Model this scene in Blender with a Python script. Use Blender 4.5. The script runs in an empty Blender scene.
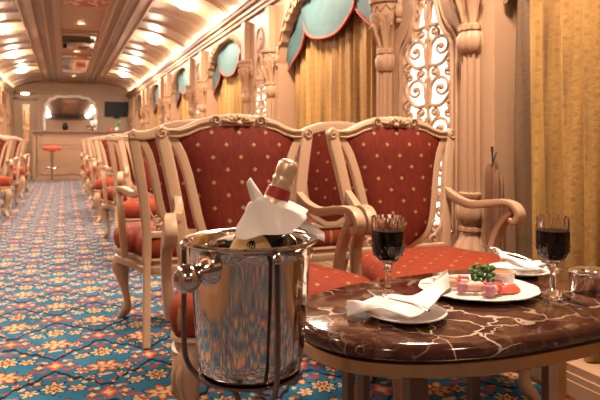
import bpy, math, random
from mathutils import Vector, Matrix
random.seed(4)
PI = math.pi
SC = bpy.context.scene
COL = SC.collection
sin, cos = math.sin, math.cos

# ------------------------------------------------------------ mesh builder
class MB:
    def __init__(s): s.v = []; s.f = []
    def add(s, vs, fs):
        n = len(s.v); s.v += [tuple(p) for p in vs]; s.f += [tuple(i+n for i in f) for f in fs]; return s
    def box(s, x0, x1, y0, y1, z0, z1):
        vs = [(x, y, z) for x in (x0, x1) for y in (y0, y1) for z in (z0, z1)]
        return s.add(vs, [(0,1,3,2),(4,6,7,5),(0,4,5,1),(2,3,7,6),(0,2,6,4),(1,5,7,3)])
    def rings(s, rs, closed=True, caps=True, loop=False):
        n = len(rs[0]); vs = [p for r in rs for p in r]; fs = []
        m = len(rs)
        for i in range(m if loop else m-1):
            k = (i+1) % m
            for j in range(n if closed else n-1):
                a, b = i*n+j, i*n+(j+1) % n
                fs.append((a, b, k*n+(j+1) % n, k*n+j))
        if caps and not loop:
            fs.append(tuple(range(n))[::-1]); fs.append(tuple((m-1)*n+j for j in range(n)))
        return s.add(vs, fs)
    def lathe(s, prof, n=24, mod=None, c=(0,0,0), a0=0, a1=2*PI):
        rs = []
        for k, (r, z) in enumerate(prof):
            ring = []
            for j in range(n):
                a = 2*PI*j/n
                rr = r*(mod(a, z, k) if mod else 1)
                ring.append((c[0]+rr*cos(a), c[1]+rr*sin(a), c[2]+z))
            rs.append(ring)
        return s.rings(rs)
    def tube(s, path, rad, n=8, ref=(0,0,1), prof=None, loop=False):
        """sweep: rad = number or list of (side, up) half sizes or numbers"""
        P = [Vector(p) for p in path]; m = len(P); rs = []; last = None
        for i in range(m):
            if loop: t = P[(i+1) % m]-P[i-1]
            else: t = P[min(i+1, m-1)]-P[max(i-1, 0)]
            t.normalize()
            sd = t.cross(Vector(ref))
            if sd.length < .05: sd = last or t.orthogonal()
            sd.normalize()
            if last is not None and prof is None and sd.dot(last) < 0: sd = -sd
            last = sd
            up = sd.cross(t).normalized()
            r = rad[i] if isinstance(rad, (list,)) else rad
            ra, rb = r if isinstance(r, tuple) else (r, r)
            if prof: ring = [P[i]+sd*a*ra+up*b*rb for a, b in prof]
            else: ring = [P[i]+sd*cos(2*PI*j/n)*ra+up*sin(2*PI*j/n)*rb for j in range(n)]
            rs.append(ring)
        return s.rings(rs, loop=loop)
    def ball(s, c, r, n=12, m=8, R=None):
        rs = []
        if not isinstance(r, tuple): r = (r, r, r)
        R = R or Matrix.Identity(3)
        for i in range(m+1):
            a = -PI/2+PI*(.03+.94*i/m)
            rs.append([Vector(c)+R @ Vector((r[0]*cos(a)*cos(2*PI*j/n), r[1]*cos(a)*sin(2*PI*j/n), r[2]*sin(a))) for j in range(n)])
        return s.rings(rs)
    def prism(s, pts, y0, y1, fn=None):
        """outline (a,b) extruded; fn maps (a, depth, b) to space"""
        fn = fn or (lambda a, d, b: (a, d, b))
        n = len(pts)
        s.rings([[fn(a, y0, b) for a, b in pts], [fn(a, y1, b) for a, b in pts]])
        return s
    def grid(s, fn, nu, nv, th=None):
        """fn(u,v)->point ; th: thickness vector or None"""
        A = [[Vector(fn(i/nu, j/nv)) for j in range(nv+1)] for i in range(nu+1)]
        vs = [p for r in A for p in r]; w = nv+1
        fs = [(i*w+j, (i+1)*w+j, (i+1)*w+j+1, i*w+j+1) for i in range(nu) for j in range(nv)]
        if th is not None:
            N = len(vs); T = Vector(th)
            vs2 = [p+T for p in vs]
            f2 = [tuple(k+N for k in f[::-1]) for f in fs]
            bd = [i*w for i in range(nu+1)]+[nu*w+j for j in range(1, nv+1)]+[i*w+nv for i in range(nu-1, -1, -1)]+[j for j in range(nv-1, 0, -1)]
            sd = [(bd[k], bd[(k+1) % len(bd)], bd[(k+1) % len(bd)]+N, bd[k]+N) for k in range(len(bd))]
            vs += vs2; fs += f2+[q[::-1] for q in sd]
        return s.add(vs, fs)
    def xf(s, M):
        s.v = [tuple(M @ Vector(p)) for p in s.v]; return s
    def merge(s, o): return s.add(o.v, o.f)
    def build(s, name, mat, parent=None, smooth=40, label=None):
        me = bpy.data.meshes.new(name); me.from_pydata(s.v, [], s.f); me.validate()
        import bmesh
        bm = bmesh.new(); bm.from_mesh(me); bmesh.ops.recalc_face_normals(bm, faces=bm.faces); bm.to_mesh(me); bm.free()
        me.materials.append(mat)
        if smooth:
            me.shade_smooth(); me.set_sharp_from_angle(angle=math.radians(smooth))
        o = bpy.data.objects.new(name, me); COL.objects.link(o)
        if parent: o.parent = parent
        if label: o['label'] = label
        return o

def spline(pts, n=6):
    P = [Vector(p) for p in pts]; out = []
    for i in range(len(P)-1):
        p0, p1, p2, p3 = P[max(i-1, 0)], P[i], P[i+1], P[min(i+2, len(P)-1)]
        for k in range(n):
            t = k/n
            out.append(.5*((2*p1)+(p2-p0)*t+(2*p0-5*p1+4*p2-p3)*t*t+(3*p1-p0-3*p2+p3)*t**3))
    out.append(P[-1]); return out
def lerpl(xs, ys, x):
    if x <= xs[0]: return ys[0]
    for i in range(len(xs)-1):
        if x <= xs[i+1]:
            return ys[i]+(ys[i+1]-ys[i])*(x-xs[i])/(xs[i+1]-xs[i])
    return ys[-1]
def rrect(a, b, r=.3, n=3):
    out = []
    for (cx, cy, a0) in ((a-r, b-r, 0), (-a+r, b-r, PI/2), (-a+r, -b+r, PI), (a-r, -b+r, 1.5*PI)):
        for k in range(n+1):
            t = a0+PI/2*k/n; out.append((cx+r*cos(t), cy+r*sin(t)))
    return out
RP = rrect(1, 1, .45)
RQ = rrect(1, 1, .25, 2)
def tag(o, label=None, cat=None, group=None, kind=None):
    if label: o['label'] = label
    if cat: o['category'] = cat
    if group: o['group'] = group
    if kind: o['kind'] = kind
    return o
def empty(name, loc, label, cat, group=None, rz=0):
    o = bpy.data.objects.new(name, None); COL.objects.link(o); o.empty_display_size = .1
    o.location = loc; o.rotation_euler = (0, 0, rz)
    return tag(o, label, cat, group)
def copy_tree(o, parent=None):
    c = o.copy(); COL.objects.link(c)
    if parent: c.parent = parent
    for ch in [x for x in bpy.data.objects if x.parent == o]: copy_tree(ch, c)
    return c

# ------------------------------------------------------------ materials
def new_mat(name):
    m = bpy.data.materials.new(name); m.use_nodes = True
    nt = m.node_tree; b = nt.nodes['Principled BSDF']; return m, nt, b
class X:
    nt = None
    def __init__(s, k): s.k = k
    @staticmethod
    def m(op, *a):
        n = X.nt.nodes.new('ShaderNodeMath'); n.operation = op
        for i, v in enumerate(a):
            if isinstance(v, X): X.nt.links.new(v.k, n.inputs[i])
            else: n.inputs[i].default_value = v
        return X(n.outputs[0])
    def __add__(s, o): return X.m('ADD', s, o)
    __radd__ = __add__
    def __sub__(s, o): return X.m('SUBTRACT', s, o)
    def __rsub__(s, o): return X.m('SUBTRACT', o, s)
    def __mul__(s, o): return X.m('MULTIPLY', s, o)
    __rmul__ = __mul__
    def __truediv__(s, o): return X.m('DIVIDE', s, o)
    def lt(s, o): return X.m('LESS_THAN', s, o)
    def gt(s, o): return X.m('GREATER_THAN', s, o)
    def cos(s): return X.m('COSINE', s)
    def sin(s): return X.m('SINE', s)
    def abs(s): return X.m('ABSOLUTE', s)
    def fract(s): return X.m('FRACT', s)
    def sqrt(s): return X.m('SQRT', s)
    def min(s, o): return X.m('MINIMUM', s, o)
    def max(s, o): return X.m('MAXIMUM', s, o)
def coords(nt, kind='Object'):
    X.nt = nt
    t = nt.nodes.new('ShaderNodeTexCoord'); sp = nt.nodes.new('ShaderNodeSeparateXYZ')
    nt.links.new(t.outputs[kind], sp.inputs[0])
    return t.outputs[kind], X(sp.outputs[0]), X(sp.outputs[1]), X(sp.outputs[2])
def noise(nt, vec, scale, detail=3, rough=.55, dist=0):
    n = nt.nodes.new('ShaderNodeTexNoise'); n.inputs['Scale'].default_value = scale
    n.inputs['Detail'].default_value = detail; n.inputs['Roughness'].default_value = rough; n.inputs['Distortion'].default_value = dist
    nt.links.new(vec, n.inputs['Vector']); return n
def c4(c): return (c[0], c[1], c[2], 1)
def mix(nt, fac, a, b):
    n = nt.nodes.new('ShaderNodeMix'); n.data_type = 'RGBA'
    for sock, v in ((n.inputs[0], fac), (n.inputs[6], a), (n.inputs[7], b)):
        if isinstance(v, X): nt.links.new(v.k, sock)
        elif isinstance(v, (int, float)): sock.default_value = v
        elif isinstance(v, tuple): sock.default_value = c4(v)
        else: nt.links.new(v, sock)
    return n.outputs[2]
def scalevec(nt, vec, s):
    n = nt.nodes.new('ShaderNodeMapping'); n.inputs['Scale'].default_value = s
    nt.links.new(vec, n.inputs[0]); return n.outputs[0]
def bump(nt, b, h, strength=.3, dist=.002):
    n = nt.nodes.new('ShaderNodeBump'); n.inputs['Strength'].default_value = strength; n.inputs['Distance'].default_value = dist
    nt.links.new(h.k if isinstance(h, X) else h, n.inputs['Height']); nt.links.new(n.outputs[0], b.inputs['Normal'])
def simple(name, col, rough=.5, metal=0, var=.12, scale=8, spec=None, stretch=(1,1,1), bmp=0, bscale=60, coat=0):
    m, nt, b = new_mat(name)
    v, x, y, z = coords(nt)
    n = noise(nt, scalevec(nt, v, stretch), scale)
    lo = tuple(c*(1-var) for c in col); hi = tuple(min(1, c*(1+var)) for c in col)
    nt.links.new(mix(nt, X(n.outputs[0]), lo, hi), b.inputs['Base Color'])
    b.inputs['Roughness'].default_value = rough; b.inputs['Metallic'].default_value = metal
    if spec is not None: b.inputs['Specular IOR Level'].default_value = spec
    if coat: b.inputs['Coat Weight'].default_value = coat; b.inputs['Coat Roughness'].default_value = .15
    if bmp: bump(nt, b, noise(nt, v, bscale).outputs[0], bmp)
    return m
def emis(name, col, strength):
    m, nt, b = new_mat(name)
    b.inputs['Base Color'].default_value = c4(col); b.inputs['Emission Color'].default_value = c4(col)
    b.inputs['Emission Strength'].default_value = strength; return m

WOOD = simple('cream_wood', (.385,.238,.145), .42, var=.10, scale=5, stretch=(1,1,.3), spec=.3)
CARVE = simple('carved_wall_wood', (.36,.21,.122), .5, spec=.2, var=.12, scale=4, stretch=(1,1,.3))
CEIL = simple('ceiling_wood', (0.431,0.295,0.195), .4, var=.12, scale=3, stretch=(4,.6,1))
TRAY = simple('ceiling_tray_wood', (0.333,0.209,0.130), .4, var=.15, scale=4, stretch=(4,.5,1))
DARKW = simple('ceiling_dark_band', (0.178,0.118,0.081), .45, var=.25, scale=8, stretch=(5,.5,1))
PANEL = simple('recess_panel', (0.207,0.133,0.092), .6, var=.08)
BARW = simple('bar_wood', (.27,.15,.085), .4, var=.15, scale=4)
BARTOP = simple('bar_top_dark', (.16,.08,.045), .25, var=.3)
STEEL = simple('polished_silver', (.60,.545,.50), .07, 1, var=.06, scale=12)
STEELD = simple('dark_steel_rod', (.20,.16,.14), .22, 1, var=.2)
SILVER = simple('bright_silver', (.88,.84,.80), .18, 1, var=.05)
BRASS = simple('brass', (.48,.31,.16), .28, 1, var=.2, scale=20)
BRONZE = simple('bronze_leg', (.13,.085,.055), .35, .8, var=.2, scale=10)
LINEN = simple('white_linen', (0.731,0.664,0.613), .8, var=.04, scale=40, bmp=.15, bscale=200)
CHINA = simple('white_china', (0.716,0.668,0.627), .18, var=.02)
TEAL = simple('teal_velvet', (.045,.092,.094), .75, var=.35, scale=14, bmp=.2, bscale=80)
TRIM = simple('red_braid', (0.407,0.052,0.030), .7, var=.2)
DARK = simple('black_plastic', (.008,.008,.008), .4, spec=.15, var=.3)
CORDD = simple('dark_iron', (.05,.035,.03), .4, var=.2)
GREEN = simple('parsley_green', (.035,.15,.02), .6, var=.5, scale=90)
LEAF = simple('leaf_green', (.10,.35,.06), .5, var=.3)
PURPLE = simple('purple_onion', (.36,.13,.17), .45, var=.5, scale=60)
MEAT = simple('pink_meat', (0.592,0.304,0.208), .5, var=.25, scale=70)
MEATD = simple('browned_meat', (.30,.07,.06), .5, var=.4, scale=70)
PEPPER = simple('red_pepper', (0.600,0.096,0.048), .35, var=.3, scale=50)
BAMBOO = simple('bamboo', (0.533,0.370,0.207), .6, var=.1)
SAUCE = simple('brown_sauce', (.40,.16,.06), .15, var=.1)
FOIL = simple('gold_foil', (0.663,0.476,0.306), .35, .6, var=.15, scale=50, bmp=.35, bscale=90)
FOILB = simple('maroon_band', (.30,.03,.03), .35, .3, var=.2)
LABELM = simple('gold_label', (0.528,0.352,0.136), .45, .1, var=.05)
BOTTLE = simple('dark_bottle_glass', (.012,.016,.010), .06, var=.1)
FLOWERW = simple('white_petals', (.85,.8,.75), .7, var=.05)
STUCCO = simple('end_wall_wood', (0.425,0.278,0.176), .45, var=.08, scale=3)
PAINT_R = None
MIRROR = simple('mirror_glass', (.80,.74,.68), .03, 1, var=.02)
CHROME = simple('stool_chrome', (.5,.42,.36), .2, 1, var=.1)

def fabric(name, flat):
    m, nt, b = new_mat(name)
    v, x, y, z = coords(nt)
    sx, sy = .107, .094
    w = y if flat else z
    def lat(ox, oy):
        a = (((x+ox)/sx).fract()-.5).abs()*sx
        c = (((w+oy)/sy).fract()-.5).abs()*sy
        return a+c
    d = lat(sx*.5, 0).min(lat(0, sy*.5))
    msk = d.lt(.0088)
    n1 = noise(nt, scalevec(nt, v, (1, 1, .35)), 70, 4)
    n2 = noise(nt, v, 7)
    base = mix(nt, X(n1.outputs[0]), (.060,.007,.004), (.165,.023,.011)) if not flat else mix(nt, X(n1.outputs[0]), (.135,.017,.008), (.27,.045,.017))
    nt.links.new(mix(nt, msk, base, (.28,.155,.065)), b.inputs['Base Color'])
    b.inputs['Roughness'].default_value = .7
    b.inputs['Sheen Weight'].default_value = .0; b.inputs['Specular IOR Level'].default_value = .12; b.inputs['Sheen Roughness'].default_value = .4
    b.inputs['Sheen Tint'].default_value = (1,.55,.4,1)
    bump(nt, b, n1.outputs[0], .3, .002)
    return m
RED = fabric('red_diamond_fabric', False)
REDS = fabric('red_seat_fabric', True)
REDP = simple('red_plain_fabric', (.45,.06,.03), .75, var=.2, scale=30)

def curtain_mat(name, a, b_, dots=True):
    m, nt, b = new_mat(name)
    v, x, y, z = coords(nt)
    n = noise(nt, scalevec(nt, v, (1, 5, .3)), 3.2, 3)
    col = mix(nt, ((X(n.outputs[0])-.5)*2.4+.5).max(0.0).min(1.0), a, b_)
    if dots:
        def lat(oy, oz):
            p = (((y+oy)/.052).fract()-.5)*.052; q = (((z+oz)/.066).fract()-.5)*.066
            return (p*p*2.2+q*q).sqrt()
        d = lat(0, 0).min(lat(.026, .033))
        wv = noise(nt, v, 55, 3)
        msk = (d+X(wv.outputs[0])*.012).lt(.0155)
        col = mix(nt, msk*.22, col, tuple(c*.55 for c in a))
    nt.links.new(col, b.inputs['Base Color'])
    b.inputs['Roughness'].default_value = .5; b.inputs['Specular IOR Level'].default_value = .25
    bump(nt, b, noise(nt, v, 60, 4).outputs[0], .5, .004)
    return m
GOLD = curtain_mat('gold_damask', (.13,.062,.022), (.44,.245,.072))
BROWNC = curtain_mat('brown_lining', (.10,.055,.03), (.17,.098,.052), False)
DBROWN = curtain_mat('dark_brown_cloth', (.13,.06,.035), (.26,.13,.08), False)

def carpet():
    m, nt, b = new_mat('ogee_carpet')
    v, x, y, z = coords(nt)
    wn = noise(nt, v, 34, 2)
    jx = (X(wn.outputs[0])-.5)*.022
    wn2 = noise(nt, v, 29, 2); wn2.inputs['Distortion'].default_value = .3
    jy = (X(wn2.outputs[0])-.5)*.026
    PX, PY = .39, .72
    xs = x+.036+jx; ys = y-2.75+jy
    u = xs/PX; w = ys/PY
    # ogee line
    a = (((u+.5).fract()-.5).abs())*PX
    ph = w*(2*PI)
    b_c = (((w+.5).fract()-.5).abs())*PY; pu = u*(2*PI)
    line = (b_c-(.18-.085*pu.cos()-.018*(pu*3).cos())+.008*(pu*8).cos()).abs().lt(.013)
    def lat(k, oy):
        A = (((u+.5+.5*k).fract()-.5))*PX
        B = (((w-oy/PY+.5+.5*k).fract()-.5))*PY
        return A, B
    col = mix(nt, X(noise(nt, v, 5, 3).outputs[0]), (.014,.070,.125), (.034,.145,.225))
    fine = X(noise(nt, v, 260, 2).outputs[0])
    cache = {}
    def near(oy):
        if oy not in cache:
            A0, B0_ = lat(0, oy); A1, B1_ = lat(1, oy)
            k0 = (A0.abs()/.195+B0_.abs()/.36).lt(A1.abs()/.195+B1_.abs()/.36)
            cache[oy] = (A1+(A0-A1)*k0, B1_+(B0_-B1_)*k0)
        return cache[oy]
    def ell(oy, ox, py, rx, ry, n=0, amp=0, rot=0):
        """mask of an ellipse blob mirrored about the axis of the nearest motif"""
        A, B = near(oy)
        aa = A.abs()-ox if ox else A; bb = B-py if py else B
        if rot:
            c_, s_ = cos(rot), sin(rot)
            aa, bb = aa*c_+bb*s_, bb*c_-aa*s_
        aa = aa*(1/rx); bb = bb*(1/ry)
        r2 = aa*aa+bb*bb
        if n:
            th = X.m('ARCTAN2', bb, aa)
            k_ = (th*n).cos()*amp+(1-amp)
            return r2.lt(k_*k_)
        return r2.lt(1)
    BLK = (.012,.012,.016); RD = (.33,.03,.018); OR = (.42,.11,.045); CR = (.46,.33,.17); GD = (.48,.28,.08); MR = (.16,.015,.015)
    L = [
      (ell(.36, .085, -.10, .046, .042, 6, .3, rot=.9), BLK), (ell(.36, .085, -.10, .038, .034, 6, .3, rot=.9), CR),
      (ell(.36, .085, .085, .046, .042, 6, .3, rot=-.9), BLK), (ell(.36, .085, .085, .038, .034, 6, .3, rot=-.9), CR),
      (ell(.36, .085, .085, .017, .010, rot=-.9), OR), (ell(.36, .085, -.10, .017, .010, rot=.9), RD),
      (ell(.36, .135, -.005, .030, .036, 4, .25), BLK), (ell(.36, .135, -.005, .024, .030, 4, .25), OR), (ell(.36, .135, -.005, .011, .015), CR),
      (ell(.36, .062, .180, .026, .036, 5, .3), BLK), (ell(.36, .062, .180, .020, .028, 5, .3), OR), (ell(.36, .062, .180, .010, .013), GD),
      (ell(.36, .060, -.185, .026, .034, 5, .3), BLK), (ell(.36, .060, -.185, .020, .027, 5, .3), CR), (ell(.36, .060, -.185, .012, .008), RD),
      (ell(.36, .105, -.050, .020, .010, rot=.5), RD), (ell(.36, .026, .235, .017, .010), OR),
      (ell(.36, .030, -.240, .020, .009, rot=.4), RD), (ell(.36, .155, .05, .012, .013, rot=.6), CR),
      (ell(.36, .155, -.06, .012, .013, rot=-.6), RD), (ell(.36, .115, .135, .013, .015, rot=-.4), CR), (ell(.36, .115, -.15, .013, .015, rot=.4), OR),
      # medallion
      (ell(.36, 0, .11, .056, .072, 8, .2), BLK), (ell(.36, 0, .11, .047, .060, 8, .2), CR),
      (ell(.36, 0, .11, .030, .040, 8, .25), MR), (ell(.36, 0, .11, .014, .018, 4, .2), GD),
      (ell(.36, 0, -.075, .083, .085, 7, .22), BLK), (ell(.36, 0, -.075, .076, .076, 7, .22), OR), (ell(.36, 0, -.075, .058, .058, 7, .22), CR),
      (ell(.36, 0, -.075, .036, .038, 5, .3), RD), (ell(.36, 0, -.075, .018, .014), CR),
      (ell(.36, 0, .205, .018, .016), RD), (ell(.36, 0, -.165, .03, .012), CR),
      (line, BLK),
      (ell(0, 0, 0, .038, .056, 4, .12), RD), (ell(0, 0, 0, .031, .047, 4, .2), OR), (ell(0, 0, 0, .018, .026, 4, .2), CR),
      (ell(0, .06, .055, .014, .008, rot=-.6), OR), (ell(0, .06, -.055, .014, .008, rot=.6), RD),
    ]
    for mk, c in L: col = mix(nt, mk*.95, col, c)
    # scattered tiny leaves and outlines
    vo = nt.nodes.new('ShaderNodeTexVoronoi'); vo.inputs['Scale'].default_value = 27; nt.links.new(v, vo.inputs['Vector'])
    spc = nt.nodes.new('ShaderNodeSeparateColor'); nt.links.new(vo.outputs['Color'], spc.inputs[0])
    dist = X(vo.outputs['Distance']); rr = X(spc.outputs[0]); gg = X(spc.outputs[1])
    col = mix(nt, dist.lt(.24)*rr.gt(.62), col, BLK)
    col = mix(nt, dist.lt(.19)*rr.gt(.62), col, mix(nt, gg.gt(.5), CR, OR))
    col = mix(nt, (fine-.5).abs()*.5, col, (.02,.03,.04))
    nt.links.new(col, b.inputs['Base Color'])
    b.inputs['Roughness'].default_value = .95; b.inputs['Specular IOR Level'].default_value = .1
    b.inputs['Specular IOR Level'].default_value = 0.02
    bump(nt, b, noise(nt, v, 300, 2).outputs[0], .5, .003)
    return m
CARPET = carpet()

def marble():
    m, nt, b = new_mat('brown_marble')
    v, x, y, z = coords(nt)
    w = noise(nt, v, 3.5, 4)
    mp = nt.nodes.new('ShaderNodeMix'); mp.data_type = 'VECTOR'; mp.inputs[0].default_value = .30
    nt.links.new(v, mp.inputs[4]); nt.links.new(w.outputs['Color'], mp.inputs[5])
    vo = nt.nodes.new('ShaderNodeTexVoronoi'); vo.feature = 'DISTANCE_TO_EDGE'; vo.inputs['Scale'].default_value = 13
    nt.links.new(mp.outputs[1], vo.inputs['Vector'])
    big = X(noise(nt, v, 6, 3).outputs[0])
    wid = (big-.40)*.16
    vein = X(vo.outputs[0]).lt(wid.max(.0))
    n2 = noise(nt, v, 9, 6, .65, 1.6)
    base = mix(nt, X(n2.outputs[0]), (.010,.004,.003), (.085,.026,.015))
    cloud = noise(nt, v, 13, 5, .7, 2.0)
    rp = nt.nodes.new('ShaderNodeMapRange'); rp.inputs[1].default_value = .52; rp.inputs[2].default_value = .74
    nt.links.new(cloud.outputs[0], rp.inputs[0])
    base = mix(nt, X(rp.outputs[0])*.75, base, (.20,.12,.07))
    gate = noise(nt, v, 3.1, 2); gm = ((X(gate.outputs[0])-.40)*5).max(0.0).min(1.0)
    col = mix(nt, vein*(gm*.85), base, (.50,.38,.27))
    nt.links.new(col, b.inputs['Base Color'])
    b.inputs['Roughness'].default_value = .10; b.inputs['Specular IOR Level'].default_value = .38
    return m
MARBLE = marble()

def glass_mat(name, col, rough=0, ior=1.5):
    m, nt, b = new_mat(name)
    v, x, y, z = coords(nt)
    nt.links.new(mix(nt, X(noise(nt, v, 20).outputs[0]), col, tuple(min(1, c*1.02) for c in col)), b.inputs['Base Color'])
    b.inputs['Roughness'].default_value = rough; b.inputs['IOR'].default_value = ior
    b.inputs['Transmission Weight'].default_value = 1; return m
GLASS = glass_mat('cut_crystal', (.97,.95,.93))
WINE = simple('red_wine', (.003,.0008,.001), .35, var=.2, spec=.05)
WINDOWG = glass_mat('window_glass', (.5,.55,.6), .3)
def painting_mat():
    m, nt, b = new_mat('ceiling_painting')
    v, x, y, z = coords(nt)
    n = noise(nt, v, 5, 5, .6, 1.2)
    c = mix(nt, X(n.outputs[0]).gt(.5), (.35,.04,.02), (.70,.50,.32))
    c = mix(nt, X(noise(nt, v, 9, 4).outputs[0]).gt(.57), c, (.12,.06,.04))
    nt.links.new(c, b.inputs['Base Color']); b.inputs['Roughness'].default_value = .4; return m
PAINTING = painting_mat()
LAMP = emis('lamp_glow', (1,.86,.66), 9)
COVE = emis('cove_glow', (1,.84,.64), 2.6)
BACKLIT = emis('backlit_panel', (1,.92,.80), 1.7)

# ------------------------------------------------------------ the setting
CX = .22; HW = 1.54; PER = 2.85; YB = -2.4; YE = 18.0
def st(mb, name, mat, smooth=40, parent=None):
    o = mb.build(name, mat, parent, smooth)
    if parent is None: o['kind'] = 'structure'
    return o
st(MB().box(CX-HW-.26, CX+HW+.26, YB, YE+.1, -.05, 0), 'floor', CARPET)

# side walls: one half is written for the right, mirrored for the left
def side(s): return lambda d, y, z: (CX+s*(HW+d), y, z)
WINK = range(-1, 5)
def arch_z(t):
    t = abs(t); base = 1.66+.50*max(0, 1-t**2.3)**.62
    return base-.022*(1-abs(sin(t*11*PI)))
def wall_mesh(s):
    F = side(s); mb = MB(); mid = MB()
    def bx(d0, d1, y0, y1, z0, z1):
        a = F(d0, y0, z0); b = F(d1, y1, z1)
        mid.box(min(a[0], b[0]), max(a[0], b[0]), y0, y1, z0, z1)
    # outer shell, frieze, base
    bx(.22, .26, YB, YE, 0, 2.25)
    bx(0, .22, YB, YE, 2.16, 2.25)
    for k in WINK:
        w0 = 3.21+PER*k; w1 = w0+1.78; c = (w0+w1)/2
        N = 44
        for i in range(N):     # arch header
            t0 = -1+2*i/N; t1 = -1+2*(i+1)/N
            za, zb = min(arch_z(t0), 2.159), min(arch_z(t1), 2.159)
            y0 = c+.89*t0; y1 = c+.89*t1
            pts = [F(0, y0, za), F(0, y1, zb), F(0, y1, 2.16), F(0, y0, 2.16), F(.07, y0, za), F(.07, y1, zb), F(.07, y1, 2.16), F(.07, y0, 2.16)]
            mid.add(pts, [(0,1,2,3), (4,7,6,5), (0,4,5,1)])
        # pier before the window (nearer side) split around the lattice opening
        p0 = w0-1.07; q = (p0+w0)/2
        bx(0, .22, max(p0, YB), q-.235, .10, 2.16); bx(0, .22, q+.235, w0, .10, 2.16)
        bx(0, .22, q-.235, q+.235, .10, .50)
        # shaped head of the lattice opening
        M_ = 30
        for i in range(M_):
            t0 = -1+2*i/M_; t1 = -1+2*(i+1)/M_
            def hz(t):
                t = abs(t)
                return lerpl([0, .22, .38, .48, .60, .75, .90, 1], [1.80, 1.77, 1.69, 1.61, 1.54, 1.495, 1.465, 1.43], t)
            y0, y1 = q+.235*t0, q+.235*t1
            pts = [F(0, y0, hz(t0)), F(0, y1, hz(t1)), F(0, y1, 2.16), F(0, y0, 2.16), F(.05, y0, hz(t0)), F(.05, y1, hz(t1)), F(.05, y1, 2.16), F(.05, y0, 2.16)]
            mid.add(pts, [(0,1,2,3), (4,7,6,5), (0,4,5,1)])
        # moulding round the lattice opening
        path = [(q+.235*t/20, lerpl([0, .22, .38, .48, .60, .75, .90, 1], [1.80, 1.77, 1.69, 1.61, 1.54, 1.495, 1.465, 1.43], abs(t)/20)) for t in range(-20, 21)]
        path = [(q-.235, .52)]+path+[(q+.235, .52)]
        mid.tube([F(-.008, a, b) for a, b in path], .012, 6, ref=(1, 0, 0))
        mid.tube([F(-.006, q+(a-q)*1.14, b+(.03 if b > .6 else -.02)) for a, b in path], .007, 6, ref=(1, 0, 0))
        # carved leaf above it
        for j in range(-3, 4):
            an = j*.42
            cy, cz = q+.05*sin(an)*1.3, 1.86+.10*cos(an)
            mid.tube([F(-.004, q, 1.80), F(-.014, (q+cy)/2, 1.80+(cz-1.80)*.5), F(-.004, cy+.02*sin(an), cz)], [.004, .014, .006], 6, ref=(1,0,0))
        mid.tube([F(-.004, q+.10*cos(a), 1.91+.14*sin(a)) for a in [i*2*PI/24 for i in range(24)]], .010, 6, ref=(1,0,0), loop=True)
        # dentil teeth along the arch
        for i in range(-10, 11):
            t = i/10.5; z = arch_z(t)
            p = F(-.006, c+.89*t, min(z+.02, 2.15)); mid.ball(p, (.012, .022, .022), 8, 5)
        mid.tube([F(-.01, c+.89*t/20, min(arch_z(t/20)+.055, 2.16)) for t in range(-20, 21)], .008, 6, ref=(1,0,0))
    bx(0, .22, 3.21+PER*5-1.07, YE, .10, 2.16)
    # dado under the windows
    bx(.13, .22, YB, YE, 0, .22)
    mb.merge(mid)
    return mb
st(wall_mesh(1), 'wall_right', CARVE)
st(wall_mesh(-1), 'wall_left', CARVE)
for s, nm in ((1, 'baseboard_right'), (-1, 'baseboard_left')):
    F = side(s); mb = MB()
    for d0, d1, z0, z1 in ((-.03, .128, 0, .10), (-.02, .11, .10, .13), (-.035, -.02, .02, .075)):
        a, b_ = F(d0, 0, 0)[0], F(d1, 0, 0)[0]; mb.box(min(a, b_), max(a, b_), YB+.01, YE-.01, z0+.001, z1)
    st(mb, nm, CARVE)
n_ = 1
for s in (1, -1):
    for k in WINK:
        F = side(s); w0 = 3.21+PER*k; a, b_ = F(.195, 0, 0)[0], F(.215, 0, 0)[0]
        o = st(MB().box(min(a, b_), max(a, b_), w0+.1, w0+1.68, .3, 2.05), 'window_%d' % n_, WINDOWG); n_ += 1
st(MB().box(CX-HW-.26, CX+HW+.26, YB-.1, YB, 0, 2.9), 'wall_back', simple('dark_walnut', (.06,.035,.022), .5))
st(MB().box(CX-1.3, CX+1.3, YB, YB+.03, 1.35, 2.25), 'trim_5', STUCCO)

# cornice trim: stepped mouldings and ceiling vault
for s, nm in ((1, 'trim_1'), (-1, 'trim_2')):
    F = side(s)
    pr = [(.02, 2.20), (-.03, 2.20), (-.035, 2.225), (-.055, 2.235), (-.06, 2.262), (-.09, 2.275), (-.10, 2.30), (-.115, 2.305), (-.115, 2.325), (-.07, 2.33), (-.07, 2.30), (.02, 2.30)]
    st(MB().rings([[F(d, y, z) for d, z in pr] for y in (YB, YE)]), nm, CARVE)
vp = [(1.56, 2.31), (1.50, 2.36), (1.42, 2.43), (1.30, 2.50), (1.12, 2.565), (.92, 2.61), (.72, 2.635), (.40, 2.65), (0, 2.65)]
full = [(u, z) for u, z in vp]+[(-u, z) for u, z in vp[::-1][1:]]
cl = MB()
cl.rings([[(CX+u, y, z) for u, z in full]+[(CX+u, y, z+.08) for u, z in full[::-1]] for y in (YB, YE)])
y = YB+.4
while y < YE:                       # transverse ribs
    for s in (1, -1):
        cl.tube([(CX+s*u, y, z-.004) for u, z in vp[:7]], .012 if True else 0, 6, ref=(0,1,0))
        cl.tube([(CX+s*u, y+.09, z-.004) for u, z in vp[:7]], .012, 6, ref=(0,1,0))
    y += .65
ceiling = st(cl, 'ceiling', CEIL)
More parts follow.
